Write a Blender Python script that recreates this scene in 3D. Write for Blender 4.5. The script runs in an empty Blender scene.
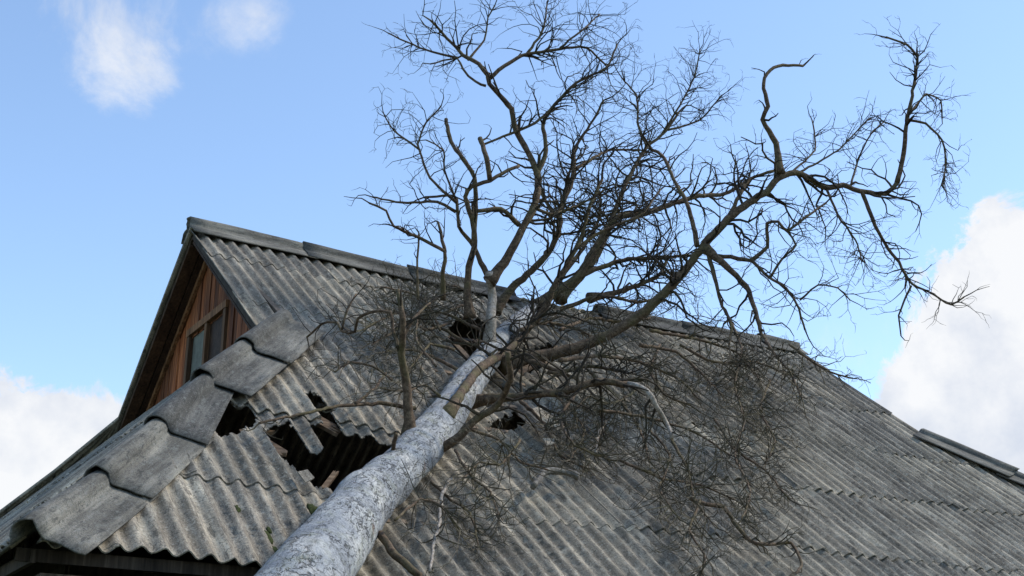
import bpy, bmesh, math, random
import numpy as np
from mathutils import Vector, noise

random.seed(7)
S = bpy.context.scene
COL = S.collection
R = math.radians

# ------------------------------------------------------------------ camera
RZ = 6.2                                   # ridge height above the ground
F, PITCH, YAW, ROLL = 1415.6, 0.3371, 0.5301, 0.0068
CAM = Vector((-3.452, -11.381, RZ - 4.624))
FW = Vector((math.sin(YAW) * math.cos(PITCH), math.cos(YAW) * math.cos(PITCH), math.sin(PITCH)))
RT0 = Vector((math.cos(YAW), -math.sin(YAW), 0)); UP0 = RT0.cross(FW)
RT = RT0 * math.cos(ROLL) + UP0 * math.sin(ROLL)
UP = UP0 * math.cos(ROLL) - RT0 * math.sin(ROLL)
cd = bpy.data.cameras.new('camera'); co = bpy.data.objects.new('camera', cd); COL.objects.link(co)
cd.sensor_width = 36; cd.lens = F / 1024 * 36; cd.clip_end = 5000; cd.clip_start = .05
from mathutils import Matrix
M = Matrix((RT, UP, -FW)).transposed().to_4x4(); M.translation = CAM
co.matrix_world = M
S.camera = co

# ------------------------------------------------------------------ sky, sun, exposure
EXPO = 0.8
SUN_EL, SUN_AZ = R(47), R(110)            # azimuth measured from +y towards +x
S.view_settings.view_transform = 'Standard'; S.view_settings.look = 'None'
S.view_settings.gamma = 1; S.view_settings.exposure = EXPO
W = bpy.data.worlds.new('World'); S.world = W; W.use_nodes = True
nt = W.node_tree; nt.nodes.clear()
def N(tree, typ, **kw):
    n = tree.nodes.new(typ)
    for k, v in kw.items(): setattr(n, k, v)
    return n
def ray(px, py):
    return FW + RT * ((px - 512) / F) - UP * ((py - 288) / F)
out = N(nt, 'ShaderNodeOutputWorld'); bg = N(nt, 'ShaderNodeBackground')
SKY_STRENGTH = 0.145
bg.inputs['Strength'].default_value = SKY_STRENGTH
sky = N(nt, 'ShaderNodeTexSky', sky_type='NISHITA')
sky.sun_disc = False; sky.sun_elevation = SUN_EL; sky.sun_rotation = SUN_AZ
sky.air_density = 1.0; sky.dust_density = 0.35; sky.ozone_density = 1.5
tc = N(nt, 'ShaderNodeTexCoord')
def math_(tree, op, a, b=None, c=None, clamp=False):
    n = N(tree, 'ShaderNodeMath', operation=op, use_clamp=clamp)
    for i, x in enumerate((a, b, c)):
        if x is None: continue
        if isinstance(x, (int, float)): n.inputs[i].default_value = x
        else: tree.links.new(x, n.inputs[i])
    return n.outputs[0]
def noise_(tree, vec, scale, detail=6, rough=.6, dist=0, out='Fac'):
    n = N(tree, 'ShaderNodeTexNoise'); n.inputs['Scale'].default_value = scale
    n.inputs['Detail'].default_value = detail; n.inputs['Roughness'].default_value = rough
    n.inputs['Distortion'].default_value = dist
    if vec is not None: tree.links.new(vec, n.inputs['Vector'])
    return n.outputs[out]
def ramp_(tree, fac, stops):
    n = N(tree, 'ShaderNodeValToRGB'); e = n.color_ramp.elements
    while len(e) < len(stops): e.new(.5)
    for x, (p, c) in zip(e, stops):
        x.position = p; x.color = c if len(c) == 4 else (*c, 1)
    if fac is not None: tree.links.new(fac, n.inputs[0])
    return n.outputs[0]
def mix_(tree, fac, a, b, mode='MIX'):
    n = N(tree, 'ShaderNodeMix', data_type='RGBA', blend_type=mode)
    for i, x in ((0, fac), (6, a), (7, b)):
        if isinstance(x, (int, float)): n.inputs[i].default_value = x
        elif isinstance(x, tuple): n.inputs[i].default_value = (*x, 1)
        else: tree.links.new(x, n.inputs[i])
    return n.outputs[2]
d = tc.outputs['Generated']
def scaled_w(vec, s3):
    n = N(nt, 'ShaderNodeVectorMath', operation='MULTIPLY'); nt.links.new(vec, n.inputs[0]); n.inputs[1].default_value = s3
    return n.outputs[0]
def cloud_field(scale, gain, bias, spots, lo, hi, top, rough, stretch):
    f1 = noise_(nt, scaled_w(d, stretch), scale, 12, rough, .5)
    dens = math_(nt, 'ADD', math_(nt, 'MULTIPLY', f1, gain), bias)
    for (px, py, rad, amt) in spots:
        v = ray(px, py).normalized()
        dn = N(nt, 'ShaderNodeVectorMath', operation='DISTANCE'); nt.links.new(d, dn.inputs[0]); dn.inputs[1].default_value = v
        m = N(nt, 'ShaderNodeMapRange', interpolation_type='SMOOTHSTEP')
        nt.links.new(dn.outputs['Value'], m.inputs[0])
        m.inputs[1].default_value = rad / F * 1.35; m.inputs[2].default_value = 0
        m.inputs[3].default_value = 0; m.inputs[4].default_value = amt
        dens = math_(nt, 'ADD', dens, m.outputs[0])
    cm = N(nt, 'ShaderNodeMapRange', interpolation_type='SMOOTHSTEP'); nt.links.new(dens, cm.inputs[0])
    cm.inputs[1].default_value = lo; cm.inputs[2].default_value = hi; cm.inputs[3].default_value = 0; cm.inputs[4].default_value = top
    return cm.outputs[0]
wisps = cloud_field(9.0, 2.3, -1.61, ((128, 38, 95, .56), (75, 5, 75, .40), (140, 85, 65, .46), (250, 28, 58, .98), (890, 370, 90, .40), (830, 345, 70, .34), (405, 88, 16, .3)), 0, .80, .80, .64, (1.1, 1, .85))
heaps = cloud_field(9.0, 1.7, -1.26, ((70, 462, 112, .70), (-40, 500, 140, .6), (1015, 285, 105, .70), (985, 420, 125, .70), (1060, 440, 170, .5), (900, 430, 80, .34)), .02, .15, .98, .66, (1, 1, 1.2))
cover = math_(nt, 'MAXIMUM', wisps, heaps)
shade = noise_(nt, d, 8, 8, .6)
CL = 1 / SKY_STRENGTH / 2 ** EXPO
ccol = ramp_(nt, shade, [(.36, (.64 * CL, .70 * CL, .82 * CL)), (.56, (.95 * CL, .96 * CL, .98 * CL))])
skyc = mix_(nt, 1.0, sky.outputs[0], (1.02, 1.03, 1.03), 'MULTIPLY')
final = mix_(nt, cover, skyc, ccol)
nt.links.new(final, bg.inputs['Color']); nt.links.new(bg.outputs[0], out.inputs['Surface'])
sl = bpy.data.lights.new('sun', 'SUN'); so = bpy.data.objects.new('sun', sl); COL.objects.link(so)
sl.energy = 2.1; sl.angle = R(7); sl.color = (1, .93, .83)
sdir = Vector((math.sin(SUN_AZ) * math.cos(SUN_EL), math.cos(SUN_AZ) * math.cos(SUN_EL), math.sin(SUN_EL)))
so.rotation_euler = (-sdir).to_track_quat('-Z', 'Y').to_euler()

# ------------------------------------------------------------------ materials
def new_mat(name, rough=.9):
    m = bpy.data.materials.new(name); m.use_nodes = True
    t = m.node_tree; b = t.nodes['Principled BSDF']; b.inputs['Roughness'].default_value = rough
    b.inputs['Specular IOR Level'].default_value = .25
    return m, t, b
def bump_(t, b, h, strength=.5, dist=.01):
    n = N(t, 'ShaderNodeBump'); n.inputs['Strength'].default_value = strength; n.inputs['Distance'].default_value = dist
    t.links.new(h, n.inputs['Height']); t.links.new(n.outputs[0], b.inputs['Normal'])
def scaled(t, vec, s):
    n = N(t, 'ShaderNodeVectorMath', operation='MULTIPLY'); t.links.new(vec, n.inputs[0]); n.inputs[1].default_value = s
    return n.outputs[0]
def sheet_mat(name, tone=1.0, cool=0.0):
    m, t, b = new_mat(name, .95)
    c = N(t, 'ShaderNodeTexCoord'); uv = c.outputs['UV']
    oi = N(t, 'ShaderNodeObjectInfo')
    off = N(t, 'ShaderNodeVectorMath', operation='ADD'); t.links.new(uv, off.inputs[0])
    cmb = N(t, 'ShaderNodeCombineXYZ'); t.links.new(math_(t, 'MULTIPLY', oi.outputs['Random'], 37.0), cmb.inputs[2]); t.links.new(cmb.outputs[0], off.inputs[1])
    p = off.outputs[0]
    streak = noise_(t, scaled(t, p, (38, 2.2, 1)), 1, 4, .6)
    blot = noise_(t, scaled(t, p, (7, 1.8, 1)), 1, 6, .62)
    grain = noise_(t, p, 150, 4, .75)
    spk = noise_(t, p, 55, 3, .7)
    big = noise_(t, scaled(t, uv, (1.1, .8, 1)), 1, 3, .5)
    T = tone
    base = ramp_(t, blot, [(.28, (.11 * T, .097 * T, .078 * T)), (.5, (.23 * T, .206 * T, .168 * T)), (.70, (.45 * T, .405 * T, .325 * T))])
    base = mix_(t, .6, base, ramp_(t, streak, [(.3, (.3, .3, .3)), (.52, (1, 1, 1)), (.72, (1.5, 1.45, 1.35))]), 'MULTIPLY')
    base = mix_(t, 1, base, ramp_(t, oi.outputs['Random'], [(0, (.72, .73, .75)), (.5, (1, .99, .97)), (1, (1.32, 1.29, 1.22))]), 'MULTIPLY')
    base = mix_(t, .75, base, ramp_(t, grain, [(.3, (.3, .3, .3)), (.5, (1, 1, 1)), (.7, (1.9, 1.86, 1.75))]), 'MULTIPLY')
    base = mix_(t, ramp_(t, big, [(.45, (0, 0, 0)), (.7, (.55, .55, .55))]), base, (.15, .135, .10))
    lich = ramp_(t, spk, [(.56, (0, 0, 0)), (.66, (1, 1, 1))])
    base = mix_(t, math_(t, 'MULTIPLY', lich, .55), base, (.40 * T, .385 * T, .33 * T))
    lich2 = ramp_(t, noise_(t, scaled(t, p, (24, 11, 1)), 1, 6, .72), [(.55, (0, 0, 0)), (.63, (1, 1, 1))])
    base = mix_(t, math_(t, 'MULTIPLY', lich2, .42), base, (.44 * T, .42 * T, .345 * T))
    dspk = ramp_(t, noise_(t, p, 62, 4, .72), [(.36, (1, 1, 1)), (.45, (0, 0, 0))])
    base = mix_(t, math_(t, 'MULTIPLY', dspk, .6), base, (.04, .038, .034))
    blk = ramp_(t, noise_(t, scaled(t, p, (36, 9, 1)), 1, 5, .7), [(.37, (1, 1, 1)), (.44, (0, 0, 0))])
    base = mix_(t, math_(t, 'MULTIPLY', blk, .62), base, (.035, .034, .03))
    base = mix_(t, 1, base, (1 - cool, 1 - cool * .35, 1 + cool * .55), 'MULTIPLY')
    t.links.new(base, b.inputs['Base Color'])
    bump_(t, b, math_(t, 'ADD', grain, math_(t, 'MULTIPLY', blot, 1.5)), .7, .006)
    return m
M_SHEET = sheet_mat('weathered_asbestos_cement', 1.0, .01)
M_PALESHEET = sheet_mat('freshly_broken_cement', 1.3)
M_CAP = sheet_mat('weathered_cap_cement', .52, .12)
def wood_mat(name, c0, c1, c2, axis=2, scale=1):
    m, t, b = new_mat(name, .85)
    c = N(t, 'ShaderNodeTexCoord'); oi = N(t, 'ShaderNodeObjectInfo')
    cmb = N(t, 'ShaderNodeCombineXYZ')
    for i in range(3): t.links.new(math_(t, 'MULTIPLY', oi.outputs['Random'], 17.0 + 9 * i), cmb.inputs[i])
    ad = N(t, 'ShaderNodeVectorMath', operation='ADD'); t.links.new(c.outputs['Object'], ad.inputs[0]); t.links.new(cmb.outputs[0], ad.inputs[1])
    s = [45 * scale] * 3; s[axis] = 2.0 * scale
    g = noise_(t, scaled(t, ad.outputs[0], tuple(s)), 1, 6, .65)
    st = noise_(t, scaled(t, ad.outputs[0], (7, 7, 1.2)), 1, 4, .6)
    base = ramp_(t, g, [(.3, c0), (.52, c1), (.75, c2)])
    base = mix_(t, .8, base, ramp_(t, st, [(.32, (.35, .33, .32)), (.6, (1.15, 1.1, 1.05))]), 'MULTIPLY')
    base = mix_(t, 1, base, ramp_(t, oi.outputs['Random'], [(0, (.55, .52, .5)), (.5, (1, .95, .9)), (1, (1.5, 1.3, 1.1))]), 'MULTIPLY')
    t.links.new(base, b.inputs['Base Color']); bump_(t, b, g, .6, .006)
    return m
M_PLANK = wood_mat('old_brown_plank', (.045, .016, .008), (.22, .080, .032), (.50, .25, .115))
M_TRIM = wood_mat('old_trim_wood', (.07, .04, .022), (.17, .10, .055), (.30, .20, .12))
M_GREYWOOD = wood_mat('grey_weathered_wood', (.07, .06, .05), (.16, .14, .115), (.27, .24, .20))
M_DARKWOOD = wood_mat('dark_rake_wood', (.02, .016, .013), (.05, .042, .034), (.10, .085, .07))
M_BROWNDARK = wood_mat('dark_brown_soffit', (.02, .012, .008), (.055, .034, .022), (.10, .065, .042))
M_RAWWOOD = wood_mat('fresh_split_wood', (.06, .042, .027), (.135, .10, .068), (.24, .19, .135), 0)
def bark_mat(name, c0, c1, c2, green=.25):
    m, t, b = new_mat(name, .9)
    c = N(t, 'ShaderNodeTexCoord'); g = noise_(t, c.outputs['Object'], 35, 5, .7); l = noise_(t, c.outputs['Object'], 4.5, 4, .6)
    base = ramp_(t, g, [(.3, c0), (.5, c1), (.72, c2)])
    base = mix_(t, ramp_(t, l, [(.48, (0, 0, 0)), (.62, (green, green, green))]), base, (.095, .090, .036))
    t.links.new(base, b.inputs['Base Color']); bump_(t, b, g, .8, .012)
    return m
M_LIMB = bark_mat('brown_limb_bark', (.028, .019, .012), (.088, .060, .038), (.20, .145, .095), .5)
M_TWIG = bark_mat('dark_twig_bark', (.014, .010, .007), (.030, .023, .016), (.060, .048, .034), .2)
M_BRUSH = bark_mat('olive_brush_bark', (.030, .025, .017), (.085, .070, .048), (.17, .145, .11), .35)
M_GREYBARK = bark_mat('grey_log_bark', (.05, .045, .038), (.13, .12, .105), (.28, .265, .24), .15)
M_PALE = bark_mat('bleached_branch', (.12, .10, .08), (.29, .25, .205), (.50, .46, .41), .15)
def trunk_mat():
    m, t, b = new_mat('whitewashed_bark', .85)
    c = N(t, 'ShaderNodeTexCoord'); uv = c.outputs['UV']; ob = c.outputs['Object']
    soft = noise_(t, ob, 3.2, 5, .62); fine = noise_(t, ob, 30, 6, .72)
    grainv = noise_(t, scaled(t, uv, (26, 3.2, 1)), 1, 5, .65)
    base = ramp_(t, soft, [(.32, (.21, .225, .245)), (.48, (.33, .345, .36)), (.66, (.50, .495, .47))])
    base = mix_(t, .55, base, ramp_(t, fine, [(.3, (.5, .5, .5)), (.5, (1, 1, 1)), (.72, (1.15, 1.14, 1.1))]), 'MULTIPLY')
    base = mix_(t, .7, base, ramp_(t, grainv, [(.3, (.42, .42, .43)), (.5, (1, 1, 1)), (.7, (1.22, 1.21, 1.18))]), 'MULTIPLY')
    warp = N(t, 'ShaderNodeVectorMath', operation='ADD'); t.links.new(uv, warp.inputs[0])
    nw = noise_(t, ob, 9, 4, .6, out='Color'); t.links.new(scaled(t, nw, (.28, .28, .28)), warp.inputs[1])
    vor = N(t, 'ShaderNodeTexVoronoi', feature='DISTANCE_TO_EDGE'); vor.inputs['Scale'].default_value = 1
    t.links.new(scaled(t, warp.outputs[0], (19, 6.0, 1)), vor.inputs['Vector'])
    gate = ramp_(t, noise_(t, ob, 6.5, 4, .6), [(.40, (0, 0, 0)), (.58, (1, 1, 1))])
    cr = ramp_(t, vor.outputs['Distance'], [(.0, (1, 1, 1)), (.055, (0, 0, 0))])
    crack = math_(t, 'MULTIPLY', cr, gate)
    pit = math_(t, 'MULTIPLY', gate, ramp_(t, noise_(t, scaled(t, uv, (60, 22, 1)), 1, 4, .65), [(.60, (0, 0, 0)), (.66, (1, 1, 1))]))
    dk = math_(t, 'MAXIMUM', math_(t, 'MULTIPLY', crack, .8), math_(t, 'MULTIPLY', pit, .75))
    base = mix_(t, dk, base, (.05, .047, .042))
    fleck = ramp_(t, noise_(t, scaled(t, uv, (34, 15, 1)), 1, 6, .75), [(.575, (0, 0, 0)), (.62, (1, 1, 1))])
    base = mix_(t, math_(t, 'MULTIPLY', fleck, .7), base, (.06, .058, .052))
    gl = ramp_(t, noise_(t, ob, 11, 5, .65), [(.52, (0, 0, 0)), (.68, (.5, .5, .5))])
    base = mix_(t, gl, base, (.27, .28, .20))
    peel = ramp_(t, noise_(t, scaled(t, ob, (1, 1, 1)), 9, 5, .65), [(.66, (0, 0, 0)), (.69, (1, 1, 1))])
    base = mix_(t, math_(t, 'MULTIPLY', peel, .6), base, (.26, .17, .13))
    sep = N(t, 'ShaderNodeSeparateXYZ'); t.links.new(uv, sep.inputs[0])
    tip = N(t, 'ShaderNodeMapRange'); tip.name = 'tip'; t.links.new(math_(t, 'ADD', sep.outputs[1], math_(t, 'MULTIPLY', soft, .9)), tip.inputs[0])
    base = mix_(t, tip.outputs[0], base, mix_(t, fine, (.03, .022, .015), (.17, .13, .095)))
    t.links.new(base, b.inputs['Base Color'])
    h = math_(t, 'SUBTRACT', math_(t, 'ADD', fine, math_(t, 'MULTIPLY', soft, 1.5)), math_(t, 'MULTIPLY', dk, 1.2))
    bump_(t, b, h, 1.0, .02)
    return m
M_TRUNK = trunk_mat()
def plain(name, col, rough=.9, var=.35, sc=30):
    m, t, b = new_mat(name, rough)
    c = N(t, 'ShaderNodeTexCoord'); g = noise_(t, c.outputs['Object'], sc, 5, .65)
    t.links.new(ramp_(t, g, [(.3, tuple(x * (1 - var) for x in col)), (.7, tuple(x * (1 + var) for x in col))]), b.inputs['Base Color'])
    bump_(t, b, g, .5, .01)
    if rough == .6: b.inputs['Specular IOR Level'].default_value = .08
    return m
M_MOSS = plain('green_moss', (.035, .045, .012), .95, .5, 90)
M_GROUND = plain('rough_grass_ground', (.075, .085, .04), .95, .5, 3)
M_PALEPANE = plain('pale_pane', (.13, .14, .115), .6, .35, 9)  # opaque left pane, mottled pale grey-green set as its base colour
M_DARKPANE = plain('dark_pane', (.035, .02, .012), .6, .5, 14)

# ------------------------------------------------------------------ helpers
def obj(name, verts, faces, mat, parent=None, uvs=None, smooth=False):
    me = bpy.data.meshes.new(name); me.from_pydata([tuple(v) for v in verts], [], faces); me.update()
    if smooth: me.polygons.foreach_set('use_smooth', [True] * len(me.polygons))
    if uvs is not None:
        l = me.uv_layers.new(name='UVMap'); li = np.zeros(len(me.loops), dtype=np.int32); me.loops.foreach_get('vertex_index', li)
        l.data.foreach_set('uv', np.asarray(uvs, dtype=np.float32)[li].ravel())
    me.materials.append(mat)
    o = bpy.data.objects.new(name, me); COL.objects.link(o)
    if parent: o.parent = parent; o.matrix_parent_inverse = parent.matrix_world.inverted()
    return o
def tag(o, label, cat=None, group=None, kind=None):
    o['label'] = label
    if cat: o['category'] = cat
    if group: o['group'] = group
    if kind: o['kind'] = kind
    return o
def empty(name, loc):
    o = bpy.data.objects.new(name, None); COL.objects.link(o); o.location = loc; o.empty_display_size = .3
    o.matrix_world = Matrix.Translation(loc)
    return o
BOXF = [(0, 1, 2, 3), (7, 6, 5, 4), (0, 4, 5, 1), (1, 5, 6, 2), (2, 6, 7, 3), (3, 7, 4, 0)]
def beam(name, p0, p1, w, h, mat, parent=None, upv=Vector((0, 0, 1)), ragged=0, seg=1):
    """a rectangular timber from p0 to p1, w across, h thick; ragged > 0 splinters the far end"""
    p0, p1 = Vector(p0), Vector(p1); ax = (p1 - p0).normalized(); s = ax.cross(upv).normalized(); u = s.cross(ax).normalized()
    if ragged:
        n = 6; V = []; Fc = []
        for i in range(n + 1):
            x = -w / 2 + w * i / n
            e = p1 - ax * (random.random() * ragged)
            for (b, zz) in ((p0, -h / 2), (p0, h / 2), (e, -h / 2), (e, h / 2)): V.append(b + s * x + u * zz)
        for i in range(n):
            a = 4 * i; c = a + 4
            Fc += [(a, a + 2, c + 2, c), (a + 1, c + 1, c + 3, a + 3), (a + 2, a + 3, c + 3, c + 2), (a, c, c + 1, a + 1)]
        Fc += [(0, 1, 3, 2), (4 * n, 4 * n + 2, 4 * n + 3, 4 * n + 1)]
        return obj(name, V, Fc, mat, parent)
    V = [b + s * x + u * z for b in (p0, p1) for x, z in ((-w / 2, -h / 2), (w / 2, -h / 2), (w / 2, h / 2), (-w / 2, h / 2))]
    return obj(name, V, BOXF, mat, parent)

# ------------------------------------------------------------------ roof geometry
T_, A_, L_, KH = .7548, 1.8237, 6.7928, 1.3139
CP = 1 / math.hypot(1, T_); SP = T_ * CP
V1, ROW = .7103, 1.08
VE = V1 + 5 * ROW - .2                          # slope distance of the eave
VG = A_ / CP                               # slope distance where the gable ends and the hip starts
HS = (VE * CP - A_) / KH                   # how far the hip corner stands out
HIPK = HS / (VE - VG)
NEARN = Vector((0, -SP, CP))
def sag(u, v):
    du = (u - (-.61 + (5.87 - v) * .706)) * .82
    dent = -.06 * math.exp(-(du / .45) ** 2) * (1 if v > 1 else max(v, 0)) if v < 7 else 0
    return dent - .045 * max(0, math.sin(math.pi * min(max(u / L_, 0), 1))) * (1 - .4 * v / VE) + .022 * noise.noise((u * .55, v * .5, 3.1))
HOFF = .08
def near(u, v, h=0):
    h -= HOFF
    return Vector((u, -v * CP, RZ - v * SP + sag(u, v))) + NEARN * h
def far(u, v, h=0):
    h -= HOFF
    return Vector((u, v * CP, RZ - v * SP + sag(u, v))) + Vector((0, SP, CP)) * h
SKA = math.atan2((VE - VG) * SP, HS); SKL = math.hypot((VE - VG) * SP, HS); ZG = RZ - A_ * T_
def skirt(u, v, h=0):
    h -= HOFF + .035
    return Vector((-v * math.cos(SKA), u, ZG - v * math.sin(SKA) + .5 * sag(0, 3))) + Vector((-math.sin(SKA), 0, math.cos(SKA))) * h
def rskirt(u, v, h=0):
    h -= HOFF
    return Vector((L_ + v * math.cos(SKA), u, ZG - v * math.sin(SKA))) + Vector((math.sin(SKA), 0, math.cos(SKA))) * h
def roof_uv(px, py):
    """pixel to (u, v) on the near slope"""
    r = ray(px, py); P0 = Vector((0, 0, RZ)); t = (P0 - CAM).dot(NEARN) / r.dot(NEARN); P = CAM + r * t
    return (P.x, -P.y / CP), t
def inpoly(x, y, P):
    c = False; j = len(P) - 1
    for i in range(len(P)):
        xi, yi = P[i]; xj, yj = P[j]
        if (yi > y) != (yj > y) and x < (xj - xi) * (y - yi) / (yj - yi) + xi: c = not c
        j = i
    return c
def pxpoly(pts): return [roof_uv(*p)[0] for p in pts]
HOLES = [pxpoly(p) for p in (
    [(190, 404), (200, 396), (243, 398), (256, 405), (262, 414), (246, 424), (230, 431), (214, 425), (200, 416)],
    [(262, 423), (282, 416), (307, 412), (322, 417), (355, 424), (372, 424), (388, 430), (402, 438), (404, 452), (384, 464), (368, 476), (354, 482), (334, 478), (313, 472), (300, 463), (290, 451), (276, 440)],
    [(305, 385), (312, 387), (333, 401), (336, 408), (345, 422), (330, 424), (316, 404)],
    [(448, 318), (460, 308), (480, 306), (500, 314), (503, 345), (486, 350), (468, 345), (453, 334)],
    [(514, 350), (530, 338), (550, 330), (563, 342), (548, 356), (524, 362)],
    [(490, 408), (518, 398), (530, 410), (512, 420), (496, 418)])]
TONGUE = pxpoly([(286, 405), (304, 405), (312, 418), (326, 436), (322, 444), (312, 440), (304, 428), (296, 422)])
def inhole(u, v):
    ju = .03 * noise.noise((u * 22, v * 22, 0)); jv = .03 * noise.noise((u * 22, v * 22, 9))
    u += ju; v += jv
    if inpoly(u, v, TONGUE): return False
    return any(inpoly(u, v, P) for P in HOLES)
HB = [(min(p[0] for p in P) - .08, max(p[0] for p in P) + .08, min(p[1] for p in P) - .08, max(p[1] for p in P) + .08) for P in HOLES]
PITCH_W, AMP, TH = .115, .0182, .007
def sheet(name, u0, v0, v1, surf, parent, clips=(), waves=6, jit=True, mat=None, lift=.016, rot=None, slide=None, holes=False, amp=AMP):
    """one corrugated sheet: u0 left edge, v0 upper edge, v1 lower edge, in slope metres"""
    w = waves * PITCH_W
    rot = random.gauss(0, .006) if rot is None else rot
    slide = random.gauss(0, .022) if slide is None else slide
    du = random.gauss(0, .004); hz = random.uniform(0, .007); lift *= random.uniform(.4, 1.25)
    big = holes and any(u0 < b[1] and u0 + w > b[0] and v0 < b[3] and v1 > b[2] for b in HB)
    nu = waves * 8; nv = 70 if big else 5
    bm = bmesh.new(); G = []
    chip = random.random() * 50
    for j in range(nv + 1):
        row = []
        for i in range(nu + 1):
            fu, fv = i / nu, j / nv
            x = u0 + fu * w + du; y = v0 + fv * (v1 - v0) + slide
            h = amp * math.cos(2 * math.pi * fu * waves)
            if j == nv: y += .018 * noise.noise((i * .22, chip, 0)) - .05 * max(0, noise.noise((i * .13, chip, 5)) - .33)
            if big and 0 < i < nu and 0 < j < nv:
                x += random.uniform(-.005, .005); y += random.uniform(-.007, .007)
            xx = x + rot * (y - (v0 + v1) / 2); yy = y - rot * (x - (u0 + w / 2))
            row.append(bm.verts.new((xx, yy, AMP + .006 + h + hz + lift * fv + .007 * fu)))
        G.append(row)
    uvl = bm.loops.layers.uv.new('UVMap')
    for j in range(nv):
        for i in range(nu):
            q = (G[j][i], G[j + 1][i], G[j + 1][i + 1], G[j][i + 1])
            if big:
                cx = sum(a.co.x for a in q) / 4; cy = sum(a.co.y for a in q) / 4
                if inhole(cx, cy): continue
            bm.faces.new(q)
    for (pt, nrm) in clips:
        geo = bm.verts[:] + bm.edges[:] + bm.faces[:]
        if len(nrm) == 2:
            bmesh.ops.bisect_plane(bm, geom=geo, plane_co=(pt[0], pt[1], 0), plane_no=(nrm[0], nrm[1], 0), clear_outer=True)
        else:          # a hip that only starts below the gable foot
            bmesh.ops.bisect_plane(bm, geom=geo, plane_co=(pt[0], pt[1], 0), plane_no=(nrm[0], nrm[1], 0))
            bad = [f for f in bm.faces if (f.calc_center_median().x - pt[0]) * nrm[0] + (f.calc_center_median().y - pt[1]) * nrm[1] > 0 and f.calc_center_median().y > VG - nrm[2]]
            bmesh.ops.delete(bm, geom=bad, context='FACES')
            sd = -1 if nrm[0] < 0 else 1; ed = -.06 if sd < 0 else L_ + .06
            bmesh.ops.bisect_plane(bm, geom=bm.verts[:] + bm.edges[:] + bm.faces[:], plane_co=(ed, 0, 0), plane_no=(1, 0, 0))
            bad = [f for f in bm.faces if (f.calc_center_median().x - ed) * sd > 0 and f.calc_center_median().y < VG + .12]
            bmesh.ops.delete(bm, geom=bad, context='FACES')
            bmesh.ops.delete(bm, geom=[v for v in bm.verts if not v.link_faces], context='VERTS')
    if not bm.faces: bm.free(); return None
    if big:
        loose = [v for v in bm.verts if not v.link_faces]; bmesh.ops.delete(bm, geom=loose, context='VERTS')
    if big or clips:
        left = set(bm.faces); isl = []
        while left:
            st = [left.pop()]; cur = list(st)
            while st:
                f = st.pop()
                for e in f.edges:
                    for g in e.link_faces:
                        if g in left: left.discard(g); st.append(g); cur.append(g)
            isl.append(cur)
        isl.sort(key=len)
        for c in isl[:-1]: bmesh.ops.delete(bm, geom=c, context='FACES')
    bm.normal_update()
    if sum(f.normal.z for f in bm.faces) < 0: bmesh.ops.reverse_faces(bm, faces=bm.faces)
    top = {v: v.co.copy() for v in bm.verts}
    bmesh.ops.solidify(bm, geom=bm.faces[:], thickness=TH)
    for f in bm.faces:
        f.smooth = True
        for l in f.loops: l[uvl].uv = (l.vert.co.x, l.vert.co.y)
    for v in bm.verts: v.co = surf(v.co.x, v.co.y, v.co.z)
    bmesh.ops.recalc_face_normals(bm, faces=bm.faces)
    me = bpy.data.meshes.new(name); bm.to_mesh(me); bm.free(); me.materials.append(mat or M_SHEET)
    try: me.set_sharp_from_angle(angle=R(50))
    except Exception: pass
    o = bpy.data.objects.new(name, me); COL.objects.link(o)
    if parent: o.parent = parent; o.matrix_parent_inverse = parent.matrix_world.inverted()
    return o

# ------------------------------------------------------------------ ground
gn = 24; GV = []; GF = []
for j in range(gn + 1):
    for i in range(gn + 1):
        x = (i / gn * 2 - 1); y = (j / gn * 2 - 1)
        GV.append((4 + 900 * x * abs(x), 900 * y * abs(y), 0))
for j in range(gn):
    for i in range(gn): a = j * (gn + 1) + i; GF.append((a, a + 1, a + gn + 2, a + gn + 1))
tag(obj('ground', GV, GF, M_GROUND), 'rough grassy ground around the old house', kind='structure')

# ------------------------------------------------------------------ house
HX0, HX1, HY = -HS + .45, L_ + HS - .45, VE * CP - .5
house = empty('old_house', (L_ / 2, 0, 0))
tag(house, 'old wooden house with a torn grey corrugated roof and brown plank gable', 'house')
ZW = RZ - VE * SP + .16
# walls of horizontal boards: a shell carries its boards
def wallring(x0, x1, y, z0, z1, t=.12):
    V = []; Fc = []
    for z in (z0, z1):
        for q in (0, t): V += [(x0 + q, -y + q, z), (x1 - q, -y + q, z), (x1 - q, y - q, z), (x0 + q, y - q, z)]
    for i in range(4):
        j = (i + 1) % 4
        Fc += [(i, j, 8 + j, 8 + i), (4 + j, 4 + i, 12 + i, 12 + j), (8 + i, 8 + j, 12 + j, 12 + i), (j, i, 4 + i, 4 + j)]
    return V, Fc
wv, wf = wallring(HX0, HX1, HY, 0, ZW)
wall = obj('wall', wv, wf, M_DARKWOOD, house)
for k in range(12):
    z = .12 + k * .235
    if z > ZW - .1: break
    beam('wall_board', (HX0 - .02, -HY - .018, z), (HX1 + .02, -HY - .018, z), .03, .215, M_DARKWOOD, wall)
    beam('wall_board', (HX0 - .018, -HY + .01, z), (HX0 - .018, HY, z), .03, .215, M_DARKWOOD, wall)
# ceiling closes the attic from below
obj('attic_floor', [(x, y, z) for z in (ZW - .1, ZW - .05) for x, y in ((HX0 + .13, -HY + .13), (HX1 - .13, -HY + .13), (HX1 - .13, HY - .13), (HX0 + .13, HY - .13))], BOXF, M_GREYWOOD, house)

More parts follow.
